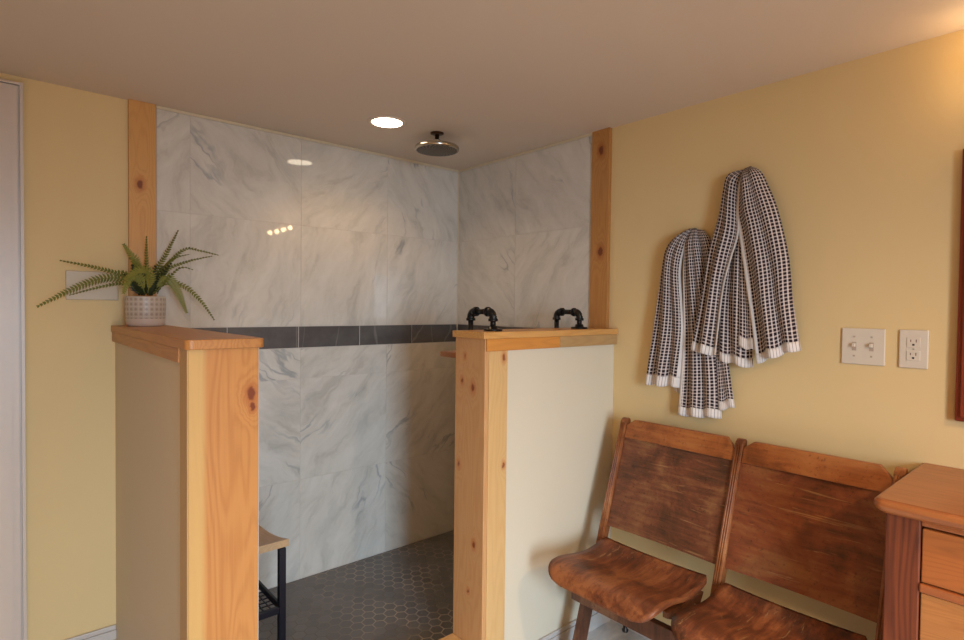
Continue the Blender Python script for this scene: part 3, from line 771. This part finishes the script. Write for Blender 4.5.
for i, yc in enumerate(stiles):
    pr = []
    for z in (.865, .858): pass
    zt, zb = .862, .36
    w = .034
    prof = [(bxp(zt) + .002, zt), (bxp(zb) + .002, zb), (bxp(zb) - w * -1, zb), (bxp(zt) + w * .85, zt)]
    prof = [(bxp(zb) - .004, zb), (bxp(zb) + w, zb), (bxp(zt - .012) + w * .9, zt - .012), (bxp(zt) + w * .6, zt), (bxp(zt) + .006, zt), (bxp(zt - .010) - .004, zt - .010)]
    b = new(); prism(b, prof, 'y', yc - hw, yc + hw, .003)
    st = obj('stile', b, m_stile, t)
    b = new()      # two raised beads down the front of the stile
    for dy in (-.0075, .0, .0075):
        tube(b, [(bxp(z) - .004, yc + dy, z) for z in (.845, .7, .55, .40)], .0030, 8)
    obj('reeding', b, m_stile, st)
    b = new()
    f = lambda z: bxp(z)
    prism(b, [(f(.36) - .012, .36), (f(.20) - .030, .20), (f(FLOOR) - .030, FLOOR + .001), (f(FLOOR) + .036, FLOOR + .001), (f(.20) + .030, .20), (f(.36) + .034, .36)], 'y', yc - hw * .9, yc + hw * .9, .003)
    obj('leg', b, m_legw, t)
    b = new(); prism(b, [(f(FLOOR) + .038, FLOOR + .001), (-.24, FLOOR + .001), (-.24, FLOOR + .022), (f(FLOOR) + .045, FLOOR + .034)], 'y', yc - hw * .8, yc + hw * .8, .003)
    obj('foot', b, m_legw, t)
def chair_bay(ya, yb, k):
    """ya > yb: the two stile faces of a bay"""
    zt, zb = .860, .788
    # top rail with clipped corners
    pts = [(ya, zb), (ya, zt - .022), (ya - .012, zt - .014), (ya - .030, zt), (yb + .034, zt), (yb + .012, zt - .022), (yb, zt - .032), (yb, zb)]
    tb = bmesh.new()
    A = [tb.verts.new((bxp(z) + .002, y, z)) for y, z in pts]; B = [tb.verts.new((bxp(z) + .022, y, z)) for y, z in pts]
    tb.faces.new(A); tb.faces.new(B[::-1])
    for i in range(len(pts)): j = (i + 1) % len(pts); tb.faces.new((A[j], A[i], B[i], B[j]))
    bmesh.ops.recalc_face_normals(tb, faces=tb.faces[:]); bmesh.ops.bevel(tb, geom=tb.edges[:], offset=.003, segments=2, profile=.5, affect='EDGES')
    obj('top_rail', tb, m_rail, t)
    # thin plywood back, slightly dished
    zb = .456; zt = .7875; tb = bmesh.new(); n = 14; V = {}
    for i in range(n + 1):
        for j in range(9):
            y = ya + (yb - ya) * i / n; z = zb + (zt - zb) * j / 8; dish = .008 * math.sin(PI * i / n)
            V[i, j, 0] = tb.verts.new((bxp(z) + .008 + dish, y, z)); V[i, j, 1] = tb.verts.new((bxp(z) + .016 + dish, y, z))
    for i in range(n):
        for j in range(8):
            tb.faces.new((V[i, j, 0], V[i + 1, j, 0], V[i + 1, j + 1, 0], V[i, j + 1, 0])); tb.faces.new((V[i, j, 1], V[i, j + 1, 1], V[i + 1, j + 1, 1], V[i + 1, j, 1]))
    for i in range(n):
        tb.faces.new((V[i, 0, 0], V[i, 0, 1], V[i + 1, 0, 1], V[i + 1, 0, 0])); tb.faces.new((V[i, 8, 0], V[i + 1, 8, 0], V[i + 1, 8, 1], V[i, 8, 1]))
    for j in range(8):
        tb.faces.new((V[0, j, 0], V[0, j + 1, 0], V[0, j + 1, 1], V[0, j, 1])); tb.faces.new((V[n, j, 0], V[n, j, 1], V[n, j + 1, 1], V[n, j + 1, 0]))
    bmesh.ops.recalc_face_normals(tb, faces=tb.faces[:])
    for f in tb.faces: f.smooth = False
    obj('backrest', tb, m_panel[k], t)
    # moulded plywood seat: dips behind, swells and rolls over at the front
    prof = [(-.262, .418), (-.29, .408), (-.33, .398), (-.38, .394), (-.43, .399), (-.48, .408), (-.52, .413), (-.55, .413), (-.573, .408), (-.588, .398), (-.598, .384), (-.602, .371), (-.603, .365)]
    pr, L = resample(prof, 40); ym = (ya + yb) / 2; half = (ya - yb) / 2 - .007
    N_, M_ = 40, 20; tb = bmesh.new(); V = {}
    for i in range(N_):
        p = pr[i]; q = pr[min(i + 1, N_ - 1)] - pr[max(i - 1, 0)]; nn = Vector((q.y, -q.x)).normalized()
        if nn.y < 0 and i < 20: nn = -nn
        s = L * i / (N_ - 1); rem = L - s; rc = .075
        h = half if rem > rc else half - rc * (1 - math.sqrt(max(0, 1 - ((rc - rem) / rc) ** 2))) * .95
        if s < .02: h -= .012 * (1 - s / .02)
        for j in range(M_ + 1):
            w = -1 + 2 * j / M_; y = ym + h * w
            dish = -.006 * (1 - w * w) * min(1, rem / .1)
            for sd in (0, 1):
                o_ = -.006 + .012 * sd
                V[i, j, sd] = tb.verts.new((p.x - abs(nn.x) * (o_ if sd else o_) * (1 if i > 20 else 0), y, p.y + abs(nn.y) * o_ + dish))
    for i in range(N_ - 1):
        for j in range(M_):
            a = tb.faces.new((V[i, j, 1], V[i + 1, j, 1], V[i + 1, j + 1, 1], V[i, j + 1, 1])); c = tb.faces.new((V[i, j, 0], V[i, j + 1, 0], V[i + 1, j + 1, 0], V[i + 1, j, 0])); a.smooth = c.smooth = True
        tb.faces.new((V[i, 0, 0], V[i + 1, 0, 0], V[i + 1, 0, 1], V[i, 0, 1])); tb.faces.new((V[i, M_, 0], V[i, M_, 1], V[i + 1, M_, 1], V[i + 1, M_, 0]))
    for j in range(M_):
        tb.faces.new((V[0, j, 0], V[0, j, 1], V[0, j + 1, 1], V[0, j + 1, 0])); tb.faces.new((V[N_ - 1, j, 0], V[N_ - 1, j + 1, 0], V[N_ - 1, j + 1, 1], V[N_ - 1, j, 1]))
    bmesh.ops.recalc_face_normals(tb, faces=tb.faces[:])
    obj('seat', tb, m_seat[k], t)
chair_bay(stiles[0] - hw - .0005, stiles[1] + hw + .0005, 0)
chair_bay(stiles[1] - hw - .0005, stiles[2] + hw + .0005, 1)
b = new(); prism(b, [(-.392, .278), (-.412, .274), (-.412, .212), (-.392, .207)], 'y', stiles[2] - .012, stiles[0] + .014, .002); obj('front_rail', b, m_legw, t)
for a0, a1 in ((stiles[0] - .02, stiles[1] + .03), (stiles[1] - .03, stiles[2] + .02)):
    for y in (a0, a1):
        b = new(); prism(b, [(-.30, .385), (-.52, .392), (-.52, .372), (-.42, .33), (-.412, .279), (-.392, .279), (-.33, .34)], 'y', y - .009, y + .009, .002)
        obj('seat_bracket', b, m_legw, t)
m_steel = plain('worn_steel', (.55, .50, .46), .35, .9)
b = new(); tube(b, [(-.46, stiles[1] + .075, .352), (-.46, stiles[1] - .10, .352)], .005, 10); obj('hinge_rod', b, m_steel, t); b = new(); tube(b, [(-.36, stiles[1] + .075, .362), (-.36, stiles[1] - .10, .362)], .004, 10); obj('hinge_rod', b, m_steel, t)
b = new(); lathe(b, [(0, 0), (.010, .001), (.012, .008), (.007, .014), (.007, .024), (0, .024)], (-.402, -1.455, .187), 'z', 14); obj('knob', b, m_iron, t)

# ------------------------------------------------------------------ oak dresser
DX0, DY0, DY1 = -.45, -2.96, -2.207
ZT = .868
t = thing('oak_dresser', 'golden brown oak dresser with a projecting top against the yellow wall', 'dresser', (-.23, (DY0 + DY1) / 2, FLOOR))
m_oakt = wood('oak_top', (.36, .118, .034), (.20, .052, .015), 'y', .8, (), 1.2, .32, seed=21, coat=.15)
m_oakd = wood('oak_post', (.19, .042, .012), (.065, .013, .005), 'z', .7, (), 1.5, .5, seed=22)
m_oakf = wood('oak_drawer', (.37, .108, .025), (.21, .054, .013), 'y', .8, (), 1.2, .36, seed=23)
m_oakb = wood('oak_drawer_quartered', (.43, .165, .045), (.27, .09, .022), 'y', 2.6, (), 1.0, .38, seed=24)
m_oakr = wood('oak_rail', (.33, .095, .027), (.20, .052, .016), 'y', 1.2, (), .8, .36, seed=25)
# top with softened corners and a bull-nosed edge
tb = bmesh.new()
outline = lambda off, r: rounded(-.485 + off, -.0008, DY0 - .018 + off, -2.186 - off, r, 6, (0, 1, 1, 0))
lay = [(.010, ZT - .032), (.004, ZT - .026), (.000, ZT - .016), (.001, ZT - .007), (.005, ZT - .002), (.011, ZT)]
rws = [[tb.verts.new((p[0], p[1], z)) for p in outline(off, .022)] for off, z in lay]
for a, c in zip(rws, rws[1:]):
    for k in range(len(a)): tb.faces.new((a[k], a[(k + 1) % len(a)], c[(k + 1) % len(a)], c[k]))
tb.faces.new(rws[0][::-1]); tb.faces.new(rws[-1]); bmesh.ops.recalc_face_normals(tb, faces=tb.faces[:])
obj('top', tb, m_oakt, t)
zb = ZT - .0325
b = new(); box(b, DX0 + .004, -.004, DY1 - .020, DY1 - .004, FLOOR + .06, zb, .002); box(b, DX0 + .004, -.004, DY0 + .004, DY0 + .02, FLOOR + .06, zb, .002); box(b, -.02, -.003, DY0 + .0205, DY1 - .0205, FLOOR + .06, zb, .002); obj('side_panel', b, m_oakd, t)
for y0, y1 in ((DY1 - .068, DY1), (DY0, DY0 + .068)):
    b = new(); box(b, DX0, DX0 + .05, y0, y1, FLOOR + .0005, zb, .003); obj('corner_post', b, m_oakd, t)
    b = new(); box(b, -.05, -.002, y0 + (.03 if y0 > -2.5 else 0), y1 - (0 if y0 > -2.5 else .03), FLOOR + .0005, FLOOR + .06, .003); obj('back_foot', b, m_oakd, t)
ya, yb = DY0 + .0685, DY1 - .0685
def rail(z0, z1, d): 
    b = new(); box(b, DX0 - d, DX0 + .04, ya, yb, z0, z1, .003); obj('drawer_rail', b, m_oakr, t)
rail(.818, zb - .0005, .002)
zs = [(.688, .812), (.470, .663), (.240, .445), (.03, .215)]
for i, (z0, z1) in enumerate(zs):
    b = new(); box(b, DX0 + .002, DX0 + .026, ya + .002, yb - .002, z0, z1, .0025)
    dr = obj('drawer', b, m_oakf if i == 0 else m_oakb, t)
    for yk in (ya + .14, yb - .14):
        b = new(); lathe(b, [(0, 0), (.008, 0), (.007, .010), (.012, .016), (.016, .021), (.014, .027), (0, .030)], (0, 0, 0), 'x', 20)
        for v in b.verts: v.co = Vector((DX0 + .002 - v.co.x, yk + v.co.y, (z0 + z1) / 2 + v.co.z))
        obj('knob', b, m_oakd, dr)
    rail(z0 - .0225, z0 - .0025, .005 if i == 0 else .003)

# ------------------------------------------------------------------ lights
def area(name, loc, target, sx, sy, power, col, spread=180):
    l = bpy.data.lights.new(name, 'AREA'); l.shape = 'RECTANGLE'; l.size = sx; l.size_y = sy; l.energy = power; l.color = col; l.spread = math.radians(spread)
    o = bpy.data.objects.new(name, l); COL.objects.link(o); o.location = loc
    o.rotation_euler = (Vector(target) - Vector(loc)).to_track_quat('-Z', 'Y').to_euler(); return o
area('window_daylight', ((WX0 + WX1) / 2, YF - .02, (WZ0 + WZ1) / 2), ((WX0 + WX1) / 2 + 2.0, 0, -1.9), WX1 - WX0, WZ1 - WZ0, 74, (.58, .80, 1.0), 100)
def spot(name, loc, power, col, size=150, blend=.6, r=.06):
    l = bpy.data.lights.new(name, 'SPOT'); l.energy = power; l.color = col; l.spot_size = math.radians(size); l.spot_blend = blend; l.shadow_soft_size = r
    o = bpy.data.objects.new(name, l); COL.objects.link(o); o.location = loc; return o
spot('shower_downlight', (-.768, -.465, CEIL - .012), 12, (1, .62, .30))
for x, y, pw in ((-2.6, -3.3, 150), (-1.0, -3.5, 170), (-2.3, -1.9, 18)):  # unseen spots added at ceiling height to give the room warm fill
    spot('added_warm_fill', (x, y, CEIL - .012), pw, (1, .66, .34), 165, .8, .07)

w = bpy.data.worlds.new('world'); S.world = w; w.use_nodes = True
bg = w.node_tree.nodes['Background']; bg.inputs[0].default_value = (.75, .85, 1, 1); bg.inputs[1].default_value = .6

# ------------------------------------------------------------------ camera
cam = bpy.data.cameras.new('camera'); co = bpy.data.objects.new('camera', cam); COL.objects.link(co); S.camera = co
yaw, pitch, roll = .7159, -.0222, .0112
r = Vector((math.cos(yaw), -math.sin(yaw), 0)); fw = Vector((math.sin(yaw), math.cos(yaw), 0)); up = Vector((0, 0, 1))
F = fw * math.cos(pitch) + up * math.sin(pitch); U = -fw * math.sin(pitch) + up * math.cos(pitch)
R = r * math.cos(roll) + U * math.sin(roll); U = -r * math.sin(roll) + U * math.cos(roll)
M = Matrix(((R.x, U.x, -F.x, -2.0512), (R.y, U.y, -F.y, -2.5761), (R.z, U.z, -F.z, 1.3062), (0, 0, 0, 1)))
co.matrix_world = M
cam.sensor_width = 36; cam.lens = 36 * 562.64 / 964; cam.clip_start = .02

S.view_settings.view_transform = 'Standard'
S.view_settings.look = 'None'
S.view_settings.exposure = -0.22
